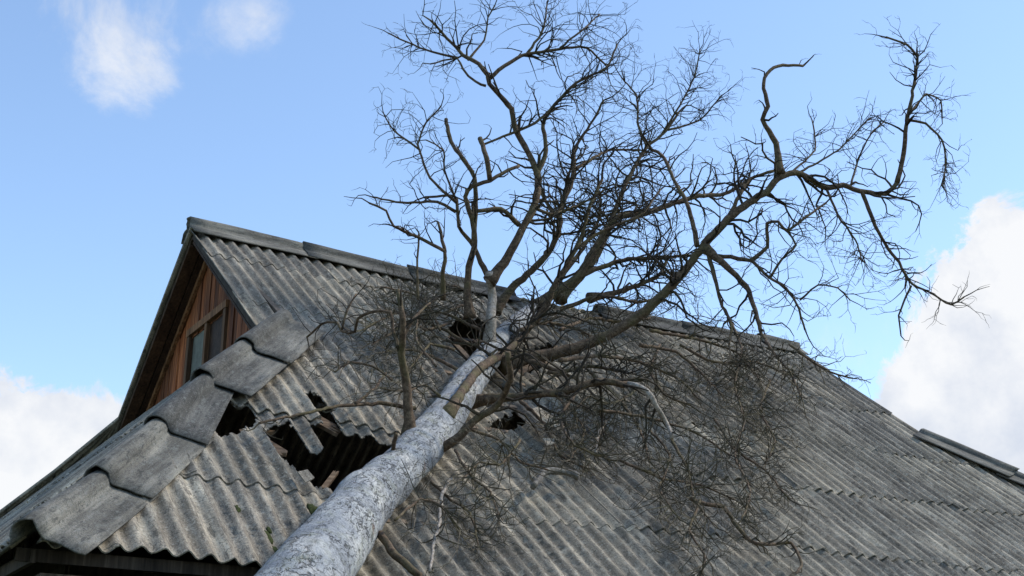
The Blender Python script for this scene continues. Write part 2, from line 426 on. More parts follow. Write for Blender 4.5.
# the roof part: far slope and right hip as one corrugated skin, the visible sheets are its sub-parts
def skin(surf, u0, u1, v0, v1, lim):
    V = []; Fc = []; n = int((u1 - u0) / PITCH_W * 4); m = 8
    for j in range(m + 1):
        v = v0 + (v1 - v0) * j / m; a, b = lim(v)
        for i in range(n + 1):
            u = u0 + (u1 - u0) * i / n; h = AMP + AMP * math.cos(2 * math.pi * u / PITCH_W)
            V.append(surf(min(max(u, a), b), v, h))
    for j in range(m):
        for i in range(n): q = j * (n + 1) + i; Fc.append((q, q + 1, q + n + 2, q + n + 1))
    return V, Fc
hipu = lambda v: (-.06 - max(0, (v - VG)) * HIPK, L_ + .06 + max(0, (v - VG)) * HIPK)
v1_, f1_ = skin(far, -HS - .1, L_ + HS + .1, 0, VE, hipu)
sklim = lambda v: (-(A_ + v * math.cos(SKA) * KH), A_ + v * math.cos(SKA) * KH)
v2_, f2_ = skin(rskirt, -VE * CP, VE * CP, .02, SKL, lambda v: sklim(max(v, 0)))
roof = obj('roof', v1_ + v2_, f1_ + [tuple(i + len(v1_) for i in f) for f in f2_], M_SHEET, house, uvs=[(p.x, p.z * 2) for p in v1_ + v2_], smooth=True)
sm = roof.modifiers.new('thick', 'SOLIDIFY'); sm.thickness = TH

# near slope sheets
SW = 5 * PITCH_W
hipn = Vector((-1, -HIPK)).normalized()            # outward of left hip in (u, v)
for i in range(6):
    vlow = min(V1 + i * ROW, VE)
    vup = max(vlow - 1.2, .015)
    lo, hi = hipu(vlow)
    k0 = 0 if vlow <= VG + .1 else -int(math.ceil((-.06 - lo) / SW))
    k1 = int(math.ceil((hi + .06) / SW))
    for k in range(k0, k1 + 1):
        u0 = -.06 + k * SW
        if u0 > hi - .05: continue
        clips = []
        if vlow > VG:
            clips.append(((.17, VG), (-1, -HIPK, .02))); clips.append(((L_ + .0, VG), (1, -HIPK, -.05)))
        if u0 + .7 > L_ + .05 and vlow <= VG + .3: clips.append(((L_ + .06 + random.uniform(-.02, .02), 0), (1, 0)))
        rot = None; sld = None
        if i in (2, 3) and 3 < k < 8: rot = random.gauss(0, .02); sld = random.gauss(0, .03)
        if rot is None and i in (1, 2, 3, 4) and u0 > .5 and random.random() < .09: rot = random.gauss(0, .018); sld = random.uniform(.05, .10)
        sheet('roof_sheet', u0, vup, vlow, near, roof, clips, holes=True, rot=rot, slide=sld)
# left skirt sheets (seen edge-on beyond the hip)
for i in range(3):
    vlow = min(.2 + (i + 1) * 1.08, SKL + .02); vup = max(vlow - 1.2, -.3)
    for k in range(-9, 10):
        u0 = k * SW - .3
        y1, y2 = sklim(vlow)
        if u0 + .69 < y1 or u0 > y2: continue
        c = math.cos(SKA) * KH
        sheet('roof_sheet', u0, vup, vlow, skirt, roof, [((-A_ + .02, 0), (-1, -c)), ((A_ - .02, 0), (1, -c))])

# ridge and hip caps
def cap(name, p0, p1, fa, fb, up, w0, w1, r0, r1, l0, l1, mat=M_CAP, wob=.006, parent=roof, chip=None):
    """rolled cap piece from p0 (lower / covering end) to p1: flange directions fa, fb, roll along the axis"""
    p0, p1 = Vector(p0), Vector(p1); ax = (p1 - p0).normalized()
    prof = []
    def section(w, r):
        pts = []; fla = (fa - up * fa.dot(up)).normalized()
        for q in (1, .8, .6, .4, .2, .06): pts.append((fa * (w * q + r * 1.18) + up * (.012 + .006 * (1 - q)), 1))
        for a in range(0, 13):
            ang = R(-14) + R(208) * a / 12
            pts.append((fla * (math.cos(ang) * r) + up * (math.sin(ang) * r + r * .22), 0))
        for q in (.06, .2, .4, .6, .8, 1): pts.append((fb * (w * q + r * 1.18) + up * (.012 + .006 * (1 - q)), 1))
        return pts
    n = 7; V = []; UV = []; seed = random.random() * 90
    for j in range(n + 1):
        f = j / n; w = w0 + (w1 - w0) * f; r = r0 + (r1 - r0) * f; base = p0.lerp(p1, f) + up * (l0 + (l1 - l0) * f)
        S_ = section(w, r); acc = 0
        for i, (o_, fl) in enumerate(S_):
            e = ax * (.02 * noise.noise((i * .4, seed, j * .0)) if j in (0, n) else 0)
            if chip and j == 0: e += ax * chip * max(0, noise.noise((i * .5, seed, 7)))
            V.append(base + o_ + e + up * wob * noise.noise((i * .35 + seed, f * 2.5, 1)))
            if i: acc += (o_ - S_[i - 1][0]).length
            UV.append((acc, f * (p1 - p0).length))
    m = len(S_); Fc = []
    for j in range(n):
        for i in range(m - 1): q = j * m + i; Fc.append((q, q + m, q + m + 1, q + 1))
    o = obj(name, V, Fc, mat, parent, uvs=UV, smooth=True)
    s = o.modifiers.new('thick', 'SOLIDIFY'); s.thickness = .009; s.offset = 0
    return o
FN = Vector((0, -CP, -SP)); FF = Vector((0, CP, -SP)); UZ = Vector((0, 0, 1))
x = -.075; kk = 0
while x < L_ - .1:
    x2 = min(x + 1.16, L_ + .10)
    if not (3.05 < x + .5 < 3.9):
        dz = random.uniform(-.008, .012); off = -.035
        a = Vector((x, 0, RZ + sag(x, 0) + off + dz)); b = Vector((x2, 0, RZ + sag(x2, 0) + off + dz))
        cap('ridge_cap', b, a, FN, FF, UZ, .165, .165, .050, .056, -.0, .016)
    x += 1.07; kk += 1
def hip_line(s, side=-1, right=False):
    """s in 0..1 from the foot of the gable to the eave corner; side -1 is the near hip"""
    X = -HS * s; Y = side * (A_ + KH * HS * s); Z = ZG - KH * HS * s * T_
    if right: X = L_ - X + .02
    else: X += .135; Z += sag(0, VG + s * (VE - VG))
    return Vector((X, Y, Z))
def hip_caps(side, right, n=5):
    P0 = hip_line(1, side, right); P1 = hip_line(0, side, right); ax = (P1 - P0).normalized()
    nn = Vector((0, side * SP, CP)); sn = Vector(((1 if right else -1) * math.sin(SKA), 0, math.cos(SKA)))
    f_n = ax.cross(nn).normalized(); f_s = ax.cross(sn).normalized()
    if f_n.dot(Vector((1 if not right else -1, 0, 0))) < 0: f_n = -f_n
    if f_s.dot(Vector((0, -side, 0))) < 0: f_s = -f_s
    up = (nn + sn).normalized(); up = (up - ax * up.dot(ax)).normalized()
    for i in range(n):
        s0 = 1.015 - i / n; s1 = s0 - 1 / n - .03
        if i == n - 1: s1 = -.01 if right else -.03
        a = hip_line(s0, side, right); b = hip_line(s1, side, right)
        j = random.uniform(-.012, .012)
        cap('hip_cap', a + f_n * j, b + f_n * j * .5, f_n, f_s, up, (.205 + .014 * i) * (.7 if right else 1), ((.21 + .014 * i) if i != 2 else .10) * (.7 if right else 1), .068 if not right else .05, .060 if not right else .045, .024 - .02 * right, -.006 - .02 * right, wob=.006, chip=.03)
hip_caps(-1, False); hip_caps(1, False); hip_caps(-1, True)
# eave fascia, rafters and battens seen through the holes
for u in (.86, 1.5, 2.0, 2.9, 3.75, 4.6, 5.45, 6.3, 6.7):
    beam('rafter', near(u, .05, -.13), near(u, VE - .1, -.13), .06, .13, M_GREYWOOD, house, NEARN)
for v in np.arange(.35, VE - .05, .54):
    lo, hi = hipu(v)
    if v > VE - .25: break
    # battens are broken away over the big hole
    spans = [(lo + .12, hi - .12)]
    for P in HOLES[:5]:
        vs = [p[1] for p in P]; us = [p[0] for p in P]
        if min(vs) - .02 < v < max(vs) + .02:
            s2 = []
            for a, b in spans:
                if min(us) > a and max(us) < b: s2 += [(a, min(us) + .05), (max(us) - .03, b)]
                elif a < max(us) < b: s2 += [(max(us) - .03, b)]
                else: s2.append((a, b))
            spans = s2
    for a, b in spans:
        beam('batten', near(a, v, -.035), near(b, v, -.035), .05, .045, M_GREYWOOD, house, NEARN, ragged=.1)
beam('fascia_board', near(-HS + .1, VE - .06, -.07), near(L_ + HS - .1, VE - .06, -.07), .025, .06, M_DARKWOOD, house)
beam('fascia_board', skirt(-VE * CP + .1, SKL - .06, -.07), skirt(VE * CP - .1, SKL - .06, -.07), .025, .06, M_DARKWOOD, house)
# boxed soffit boards under the eaves
beam('soffit_board', (-HS + .2, -HY - .26, ZW - .34), (L_ + HS - .2, -HY - .26, ZW - .34), .42, .02, M_DARKWOOD, house)

# gable wall
GX = .18
gable = obj('gable', [(GX + .03 + q, y, z) for q in (0, .05) for y, z in ((-A_ - .3, ZG - .2), (A_ + .3, ZG - .2), (.05, RZ - .2), (-.05, RZ - .2))], BOXF, M_GREYWOOD, house)
y = -A_ - .18
def gtop(y): return RZ - abs(y) * T_ - .14
def onx(px, py, X):
    r = ray(px, py); t = (X - CAM.x) / r.x; return CAM + r * t
wa, wb = onx(191, 335, GX - .02), onx(225, 310, GX - .02)
WY0, WY1, WZ = min(wa.y, wb.y), max(wa.y, wb.y), (wa.z + wb.z) / 2
print('window', WY0, WY1, wa.z, wb.z)
while y < A_ + .15:
    w = random.uniform(.095, .15); y2 = y + w; d = random.uniform(0, .014)
    lo = ZG - .15 + random.uniform(-.02, .02); yy = y2 - random.uniform(.004, .012)
    spans = [(lo, None)]
    if yy > WY0 and y < WY1: spans = [(WZ - .02, None), (lo, WZ - .95)]
    for z0, z1 in spans:
        ta, tb = (gtop(y), gtop(yy)) if z1 is None else (z1, z1)
        if ta < z0 or tb < z0: continue
        V = [(GX - d, y, z0), (GX - d, yy, z0), (GX - d, yy, tb), (GX - d, y, ta), (GX + .026, y, z0), (GX + .026, yy, z0), (GX + .026, yy, tb), (GX + .026, y, ta)]
        obj('plank', V, BOXF, M_PLANK, gable)
    y = y2
# trims under the two rakes of the gable
for sd in (-1, 1):
    beam('rake_trim', (GX - .03, sd * .02, RZ - .2), (GX - .03, sd * (A_ + .1), RZ - .2 - (A_ + .08) * T_), .03, .075, M_TRIM, gable)
    beam('barge_board', (-.015, sd * .0 + sd * .012, RZ - .118), (-.015, sd * (A_ + .02), RZ - .118 - (A_ + .01) * T_), .028, .045, M_DARKWOOD, house)
    fn_ = far if sd > 0 else near
    for u in (.04, .15): beam('soffit_board', fn_(u - .02, .15, -.045), fn_(u - .02, VG, -.045), .10, .02, M_BROWNDARK, house, Vector((0, sd * SP, CP)))
# window
win = obj('window', [(GX + .012 + q, yv, z) for q in (0, .016) for yv, z in ((WY0, WZ - .95), (WY1, WZ - .95), (WY1, WZ), (WY0, WZ))], BOXF, M_DARKPANE, house)
ym = (WY0 + WY1) / 2
for (a, b) in (((WY0, WZ + .03), (WY1, WZ + .03)), ((WY0, WZ - .95), (WY1, WZ - .95))):
    beam('frame', (GX - .02, a[0] - .07, a[1]), (GX - .02, b[0] + .07, b[1]), .045, .065, M_TRIM, win)
for yv in (WY0 - .03, ym, WY1 + .03): beam('frame', (GX - .016, yv, WZ - .92), (GX - .016, yv, WZ - .005), .065 if yv != ym else .05, .04, M_TRIM, win, Vector((1, 0, 0)))
for yv, mt, lb in (((WY0 + ym) / 2, M_DARKPANE, 'dark brown pane'), ((WY1 + ym) / 2, M_PALEPANE, 'pale grey-green pane')):
    hw = (WY1 - WY0) / 4 - .025
    tag(obj('pane', [(GX + .001 + q, yv + sx * hw, z) for q in (0, .008) for sx, z in ((-1, WZ - .9), (1, WZ - .9), (1, WZ - .01), (-1, WZ - .01))], BOXF, mt, win), lb)

# ------------------------------------------------------------------ fallen tree
def zdepth(P): return (P - CAM).dot(FW)
def at(px, py, z): return CAM + ray(px, py) * z
def roof_z(x, y):
    """height of the roof skin at a ground position, None outside the house"""
    if x < -HS or x > L_ + HS or abs(y) > VE * CP: return None
    z = RZ - abs(y) * T_
    if x < 0: z = min(z, ZG + x * math.tan(SKA)) if abs(y) < A_ - x * KH else z
    if x > L_: z = min(z, ZG - (x - L_) * math.tan(SKA))
    return z + sag(x, abs(y) / CP)
def tube(pts, rad, sides, V, Fc, UV=None, lump=0, seed=0, capend=True):
    n0 = len(V); n = len(pts); prev = None; acc = 0
    for i in range(n):
        a = pts[max(i - 1, 0)]; b = pts[min(i + 1, n - 1)]; t = (b - a).normalized()
        if prev is None: s = t.orthogonal().normalized()
        else:
            s = prev - t * prev.dot(t)
            s = s.normalized() if s.length > 1e-6 else t.orthogonal().normalized()
        prev = s; q = t.cross(s)
        if i: acc += (pts[i] - pts[i - 1]).length
        for k in range(sides):
            an = 2 * math.pi * k / sides; r = rad[i]; dv = s * math.cos(an) + q * math.sin(an)
            if lump: r *= 1 + lump * noise.noise((pts[i] + dv * r * 1.5) * (1.1 / max(r, .03)) * .55 + Vector((seed, 0, 0)))
            V.append(pts[i] + dv * r)
            if UV is not None: UV.append((k / sides * 2 * math.pi * .18, acc))
    for i in range(n - 1):
        for k in range(sides):
            a = n0 + i * sides + k; b = n0 + i * sides + (k + 1) % sides
            Fc.append((a, b, b + sides, a + sides))
    if capend and rad[-1] > .004: Fc.append(tuple(n0 + (n - 1) * sides + k for k in range(sides)))
    if capend and rad[0] > .004: Fc.append(tuple(n0 + k for k in reversed(range(sides))))
def smooth_path(P, step):
    """Catmull-Rom through the points"""
    Q = []; n = len(P)
    for i in range(n - 1):
        p0 = P[max(i - 1, 0)]; p1 = P[i]; p2 = P[i + 1]; p3 = P[min(i + 2, n - 1)]
        m = max(2, int((p2 - p1).length / step))
        for k in range(m):
            t = k / m
            Q.append(.4 * p1.lerp(p2, t) + .3 * ((2 * p1) + (p2 - p0) * t + (2 * p0 - 5 * p1 + 4 * p2 - p3) * t * t + (3 * p1 - p0 - 3 * p2 + p3) * t ** 3))
    Q.append(P[-1].copy()); return Q
# trunk axis: lies on the near slope, overhangs the eave and runs down to the ground
TP = [(303, 584, 88), (326, 554, 75), (350, 521, 63), (371, 494, 54), (396, 474, 46), (413, 456, 45), (444, 419, 38), (469, 382, 32), (500, 342, 25), (522, 320, 19), (536, 307, 12)]
tpts = []; trad = []
for (px, py, w) in TP:
    (u, v), t = roof_uv(px, py)
    r = w / 2 / F * t
    # lift the axis so that the trunk rests on the sheets, staying on its own sight line
    rr = ray(px, py); k = (r * .9 - .06) / -(rr.dot(NEARN))
    P = CAM + rr * (t - k); tpts.append(P); trad.append(w / 2 / F * (t - k))
dirn = (tpts[0] - tpts[2]).normalized()
low = tpts[0].copy(); lowp = []; dd = dirn.copy(); lr = trad[0]
while low.z > .15 and len(lowp) < 40:
    dd = (dd + Vector((0, 0, -.045))).normalized(); low = low + dd * .3; lr *= 1.012; lowp.append((low.copy(), lr))
print('trunk foot', low, len(lowp), 'cam', CAM, 'first', tpts[0], 'dir', dirn, trad)
allp = [p for p, r in reversed(lowp)] + tpts; allr = [r * (1 + .5 * max(0, 1 - i / 3)) for i, (p, r) in enumerate(reversed(lowp))] + trad
TQ = smooth_path(allp, .045)
cum = np.cumsum([0] + [(allp[i + 1] - allp[i]).length for i in range(len(allp) - 1)])
cq = np.cumsum([0] + [(TQ[i + 1] - TQ[i]).length for i in range(len(TQ) - 1)]); cq = cq / cq[-1] * cum[-1]
RQ = list(np.interp(cq, cum, allr))
# swellings
def swell(px, py, amt, wid):
    Pp = at(px, py, zdepth(tpts[3])); 
    i0 = min(range(len(TQ)), key=lambda i: abs(pixel(TQ[i])[0] - px) + abs(pixel(TQ[i])[1] - py))
    for i in range(len(TQ)): RQ[i] *= 1 + amt * math.exp(-((cq[i] - cq[i0]) / wid) ** 2)
def pixel(P):
    z = zdepth(P); q = P - CAM; return (512 + F * q.dot(RT) / z, 288 - F * q.dot(UP) / z)
swell(366, 497, .06, .10); swell(388, 476, .09, .09); swell(402, 462, -.05, .06); swell(424, 440, .05, .07); swell(342, 532, .03, .07)
TV, TF, TU = [], [], []
tube(TQ, RQ, 36, TV, TF, TU, lump=.10, seed=3)
tree = empty('fallen_tree', tuple(allp[0] * Vector((1, 1, 0)) if False else (allp[0].x, allp[0].y, 0)))
tag(tree, 'bare dead tree with pale whitewashed trunk fallen across the house roof', 'tree')
tipn = M_TRUNK.node_tree.nodes['tip']; tipn.inputs[1].default_value = cq[-1] + .10; tipn.inputs[2].default_value = cq[-1] + .42; tipn.inputs[4].default_value = .8
trunk = obj('trunk', TV, TF, M_TRUNK, tree, uvs=TU, smooth=True)

CURVES = {'trunk': [(pixel(p), zdepth(p)) for p in TQ]}
ALLC = []
def nearest_depth(px, py, name=None):
    best = (1e9, 11)
    for k, c in CURVES.items():
        if name and k != name: continue
        for (q, z) in c:
            dd_ = (q[0] - px) ** 2 + (q[1] - py) ** 2
            if dd_ < best[0]: best = (dd_, z)
    return best[1]
def clamp_roof(P, cl):
    z = roof_z(P.x, P.y)
    if z is not None and P.z < z + cl and P.z > z - 1.6: P.z = z + cl
    return P
TW = {'V': [], 'F': []}
LIMB_TWIGS = []
def rnd(): return Vector((random.gauss(0, 1), random.gauss(0, 1), random.gauss(0, 1)))
def grow(p, d, length, r, level, V, Fc, droop=0.0, kink=.5):
    n = max(3, int(length / (.075 if level > 1 else .055))); st = length / n
    pts = [p.copy()]; rad = [r]; dirs = []
    bend = rnd() * .13
    for i in range(n):
        d = (d + rnd() * kink * .62 + bend + Vector((0, 0, -droop))).normalized()
        p = clamp_roof(p + d * st, .045 + random.random() * .02)
        if (p - pts[-1]).length > 1e-4: d = (p - pts[-1]).normalized()
        pts.append(p.copy()); rad.append(r * (1 - .68 * (i + 1) / n)); dirs.append(d.copy())
        if level > 0 and i > 0 and random.random() < (.70 if level > 1 else .58):
            ax = d.cross(rnd()).normalized(); ang = random.uniform(.55, 1.15)
            cdv = (d * math.cos(ang) + ax * math.sin(ang)).normalized()
            cl = length * random.uniform(.26, .62) * (1 - .45 * i / n)
            grow(p.copy(), cdv, max(cl, .07), max(rad[-1] * .68, .0022), level - 1, V, Fc, droop, kink)
    tube(pts, rad, 5 if r > .009 else 3, V, Fc, capend=False)
def limb(name, px, w0, w1, dz=0.0, parent=None, tw=1.0, tl=.7, mat=M_LIMB, level=2, flat=False, droop=0.0, start=None, part='limb', owner=None, wob=.5, outward=None, hug=0):
    """a limb traced as pixels; depth starts on its parent and changes by dz metres to the tip, or follows the roof (flat)"""
    pts = []; n = len(px)
    z0 = start if start is not None else nearest_depth(px[0][0], px[0][1], parent)
    L = np.cumsum([0] + [math.hypot(px[i + 1][0] - px[i][0], px[i + 1][1] - px[i][1]) for i in range(n - 1)]); L = L / L[-1]
    rad = []
    for i, (x, y_) in enumerate(px):
        w = w0 + (w1 - w0) * L[i] ** .8
        if flat: _, t = roof_uv(x, y_); z = t - (.06 + w / F * t) / -ray(x, y_).dot(NEARN) * (flat if flat is not True else 1.0)
        else: z = z0 + dz * L[i] + .12 * math.sin(L[i] * 7 + len(CURVES)) * L[i]
        if hug and i < hug: z = nearest_depth(x, y_, 'trunk') - (.22 if i == 0 else (.46 if i == 1 else .53)); z0 = z - dz * L[i]
        P = at(x, y_, z)
        for _ in range(60):           # keep it outside the roof, on its own sight line
            rz = roof_z(P.x, P.y)
            if rz is None or P.z > rz + w / 2 / F * z + .02 or P.z < rz - 2.0: break
            z -= .05; P = at(x, y_, z)
        pts.append(P); rad.append(w / 2 / F * z)
    Q = smooth_path(pts, .05 if w0 > 3 else .06)
    for i in range(1, len(Q) - 1): Q[i] = Q[i] + rnd() * .0055 * wob
    c0 = np.cumsum([0] + [(pts[i + 1] - pts[i]).length for i in range(n - 1)]); c1 = np.cumsum([0] + [(Q[i + 1] - Q[i]).length for i in range(len(Q) - 1)])
    rr = np.interp(c1 / c1[-1], c0 / c0[-1], rad)
    rr = [r * (1 + (.75 * math.exp(-(c1[i] / .11)) if w0 > 6.5 and not flat else 0)) * (1 + .14 * noise.noise((i * .31, len(CURVES) * 3.3, 0))) for i, r in enumerate(rr)]
    V, Fc = [], []; tube(Q, rr, 10 if w0 > 6 else 7, V, Fc, lump=.12 if w0 > 4 else 0, seed=len(CURVES))
    o = obj(part, V, Fc, mat, owner or tree, smooth=True)
    CURVES[name] = [(pixel(p), zdepth(p)) for p in Q]
    TVV, TFF = [], []
    if tw > 0:
        total = c1[-1]; count = int(total * 20 * tw + random.random())
        for _ in range(count):
            f = random.uniform(.22, 1.0) ** .8; i = min(int(f * (len(Q) - 1)), len(Q) - 2)
            t = (Q[i + 1] - Q[i]).normalized(); ax = t.cross(rnd()).normalized(); ang = random.uniform(.4, 1.2)
            dv = (t * math.cos(ang) + ax * math.sin(ang)).normalized()
            if outward: dv = (dv + Vector(outward) * .5).normalized()
            grow(Q[i].copy(), dv, tl * random.uniform(.45, 1.15) * (1.1 - .35 * f), min(max(rr[i] * .55, .0045), .013), level, TVV, TFF, droop, .62 if flat else .54)
        t = (Q[-1] - Q[-2]).normalized()
        if w1 < 3.2: grow(Q[-1].copy(), t, tl * .6, max(rr[-1] * .9, .0035), level, TVV, TFF, droop, .5)
    if TVV:
        q = obj('twigs', TVV, TFF, M_TWIG if not flat else M_BRUSH, o); q['kind'] = 'stuff'
    return o

# --- big right-hand limb and its boughs
limb('N', [(500, 366), (522, 359), (552, 354), (583, 346), (616, 331), (640, 315), (660, 298), (684, 271), (705, 244), (728, 219), (749, 203), (767, 191), (778, 178), (796, 172), (811, 180), (826, 188), (843, 185), (860, 191), (886, 194), (897, 183)], 13.5, 4.6, .9, 'trunk', tw=.35, tl=.75)
limb('N1', [(897, 183), (904, 153), (906, 126), (912, 96), (916, 73), (917, 57), (907, 45), (886, 37)], 6, 1.8, .3, 'N', tw=1.17, tl=.36)
limb('N2', [(907, 120), (926, 123), (942, 140), (946, 163), (942, 186)], 3, 1.4, -.3, 'N1', tw=1.69, tl=.36)
limb('N3', [(908, 116), (926, 94), (941, 101), (942, 118)], 2.5, 1.4, .4, 'N1', tw=1.1, tl=.35)
limb('N4', [(862, 192), (878, 232), (899, 263), (912, 284), (930, 292), (951, 305), (964, 297)], 4.5, 1.6, -.4, 'N', tw=1.26, tl=.38, level=1)
limb('N4b', [(911, 286), (899, 315), (901, 336)], 2.4, 1.4, -.2, 'N4', tw=.5, tl=.25, level=1)
limb('N5', [(780, 174), (776, 143), (763, 120), (768, 106), (763, 83), (770, 70), (783, 65), (803, 66)], 7, 2.6, .3, 'N', tw=.15, tl=.3, level=1)
limb('N6', [(697, 246), (694, 227), (687, 203), (675, 182), (663, 156), (652, 150)], 5.5, 3, .6, 'N', tw=0.48, tl=.6)
limb('N7', [(728, 219), (737, 200), (749, 180), (773, 171)], 5, 3, .4, 'N', tw=.6, tl=.5)
limb('N8', [(705, 248), (725, 265), (746, 286), (755, 309), (761, 332)], 7, 4.0, -.5, 'N', tw=0.30, tl=.6, level=2, droop=.05)
limb('N9', [(708, 252), (716, 283), (721, 303), (731, 322), (729, 345)], 5, 2, -.6, 'N', tw=0.60, tl=.6, droop=.06)
limb('N10', [(718, 256), (752, 261), (764, 274), (773, 280), (787, 289), (799, 309), (805, 330)], 4.5, 2, -.5, 'N', tw=0.72, tl=.6, droop=.04)
limb('N11', [(750, 261), (767, 247), (767, 224), (778, 222), (787, 231), (805, 218), (826, 203)], 4.5, 2.2, .1, 'N10', tw=.8, tl=.45)
limb('N12', [(770, 278), (782, 259), (796, 245), (787, 231)], 3, 2, .1, 'N10', tw=.8, tl=.5)
limb('N13', [(800, 172), (838, 150), (870, 118)], 2.4, 1.3, .5, 'N', tw=1.08, tl=.4)
limb('N14', [(826, 188), (838, 215), (858, 245), (862, 262)], 3, 1.5, -.4, 'N', tw=1.56, tl=.5)
limb('N15', [(790, 173), (815, 150), (812, 120)], 2.5, 1.4, .7, 'N', tw=.9, tl=.4)
limb('N16', [(850, 188), (858, 160), (870, 135), (884, 122)], 2.4, 1.3, .5, 'N', tw=1.0, tl=.3)
limb('N17', [(800, 300), (818, 285), (838, 288), (850, 300)], 2.2, 1.3, -.3, 'N10', tw=0.84, tl=.45)
# --- middle boughs
limb('P', [(536, 308), (547, 298), (560, 289), (578, 277), (592, 253), (616, 218), (646, 213), (678, 202), (699, 196), (725, 194), (749, 180)], 10, 3.4, .9, 'trunk', tw=0.56, tl=.75)
limb('Q', [(560, 300), (569, 289), (595, 259), (607, 233), (619, 200), (634, 168), (647, 147), (666, 131), (679, 112)], 9, 2.2, 1.5, 'P', tw=0.67, tl=.75)
limb('Q1', [(647, 147), (638, 125), (637, 97), (622, 78)], 3.2, 1.5, .4, 'Q', tw=1.12, tl=.6)
limb('Q2', [(660, 137), (680, 105), (694, 78), (700, 50)], 2.6, 1.3, .5, 'Q', tw=1.76, tl=.5)
limb('Q3', [(668, 130), (700, 120), (722, 95)], 2.4, 1.3, .2, 'Q', tw=1.41, tl=.45)
limb('M', [(445, 419), (452, 408), (463, 390), (480, 368), (502, 354), (522, 336), (545, 308), (555, 285), (570, 260), (582, 235), (590, 205), (602, 180)], 11.5, 3, .9, 'trunk', hug=6, tw=.5, tl=.75)
limb('M1', [(575, 250), (600, 232), (640, 215), (660, 190)], 4, 2, .5, 'M', tw=0.85, tl=.7)
limb('E', [(494, 312), (510, 290), (527, 275), (548, 254), (560, 228), (560, 210), (574, 176), (574, 150), (590, 125), (604, 100)], 9, 2, .8, 'trunk', tw=0.86, tl=.7)
limb('E1', [(560, 222), (545, 200), (536, 180)], 4, 3, .2, 'E', tw=.6, tl=.5)
limb('E2', [(574, 170), (590, 160), (610, 150), (640, 150)], 4, 2, .6, 'E', tw=0.97, tl=.7)
limb('S1', [(589, 298), (619, 292), (657, 277), (666, 262)], 7, 3, .4, 'P', tw=1.0, tl=.7)
limb('S2', [(580, 277), (590, 271), (628, 259), (657, 259), (687, 255)], 6, 3, .5, 'P', tw=1.0, tl=.7)
limb('S3', [(560, 310), (600, 296), (640, 302), (668, 294)], 5, 2, -.1, 'P', tw=1.0, tl=.6)
limb('S4', [(552, 290), (585, 245), (600, 215), (598, 180)], 6, 2, .8, 'P', tw=0.94, tl=.7)
# --- broken pale stub and the boughs that rise from it
limb('B0', [(489, 352), (491, 320), (492, 295), (489, 272)], 11, 8, .15, 'trunk', tw=0, mat=M_PALE)
limb('B', [(489, 282), (508, 257), (521, 231), (532, 212), (538, 192), (537, 173), (530, 156), (516, 131), (511, 109), (505, 101), (490, 84), (488, 73)], 9, 5, .7, 'B0', tw=.35, tl=.55)
limb('B1', [(488, 75), (479, 64), (463, 55), (451, 42), (430, 20)], 5, 2.2, .3, 'B', tw=1.08, tl=.45)
limb('B2', [(490, 78), (504, 66), (522, 56), (547, 51), (566, 48), (588, 48), (607, 67)], 4.6, 1.8, .4, 'B', tw=1.20, tl=.55)
limb('B3', [(526, 55), (541, 34), (546, 16), (547, 2)], 3.2, 1.5, .3, 'B2', tw=1.0, tl=.5)
limb('B4', [(560, 48), (580, 32), (600, 14)], 2.6, 1.4, .3, 'B2', tw=1.3, tl=.45)
limb('B5', [(458, 58), (432, 52), (407, 42), (388, 33)], 2.8, 1.4, .1, 'B1', tw=1.17, tl=.36)
limb('B6', [(486, 86), (475, 82), (463, 69), (457, 58), (430, 64)], 3, 1.5, .1, 'B', tw=.7, tl=.4)
limb('B7', [(468, 60), (484, 40), (488, 18), (495, 5)], 2.6, 1.4, .3, 'B1', tw=1.0, tl=.4)
limb('B8', [(537, 175), (546, 150), (543, 125), (551, 109), (576, 83), (607, 67), (617, 45)], 5.5, 1.8, .5, 'B', tw=0.94, tl=.55)
limb('B9', [(485, 144), (510, 134), (535, 123), (551, 110)], 2.4, 3, .2, 'B8', tw=.5, tl=.4, level=1)
limb('A', [(489, 280), (475, 249), (459, 226), (458, 205), (454, 196), (425, 197)], 6, 2, .2, 'B0', tw=.5, tl=.45)
limb('A1', [(456, 212), (438, 202), (402, 203), (372, 197)], 3.6, 1.8, .1, 'A', tw=.5, tl=.4, level=1)
limb('A2', [(457, 203), (430, 178), (418, 144), (427, 122), (441, 106)], 3.2, 1.5, .2, 'A', tw=.8, tl=.45)
limb('A3', [(420, 150), (394, 131), (383, 112)], 2.4, 1.3, .1, 'A2', tw=1.1, tl=.4)
limb('A4', [(456, 200), (444, 170), (444, 150), (426, 140)], 2.6, 1.4, -.1, 'A', tw=.9, tl=.4)
limb('C', [(470, 318), (467, 296), (469, 267), (475, 241), (472, 218), (465, 197), (472, 186), (490, 180), (508, 170), (519, 166)], 8, 3.2, .2, None, tw=.35, tl=.45, start=nearest_depth(489, 340, 'B0'))
limb('C1', [(474, 240), (475, 215), (475, 178), (463, 159), (451, 141), (446, 119)], 5.5, 4.0, .3, 'C', tw=.12, tl=.35, level=1)
limb('C2', [(490, 180), (487, 159), (480, 138)], 5.5, 5, .1, 'C', tw=.1, tl=.3, level=1)
limb('D', [(519, 225), (501, 209), (477, 211)], 5.5, 4, -.2, 'B', tw=.3, tl=.4, level=1)
limb('D1', [(534, 208), (552, 214), (580, 205), (604, 190)], 4, 2, .4, 'B', tw=1.49, tl=.6)
limb('LL', [(443, 300), (443, 270), (445, 252), (420, 238), (394, 226), (386, 211), (369, 203)], 5.5, 2, -.2, None, tw=.35, tl=.35, level=1, start=nearest_depth(489, 340, 'B0') - .3)
limb('LL1', [(445, 252), (438, 222)], 4, 2.6, .1, 'LL', tw=.4, tl=.3, level=1)
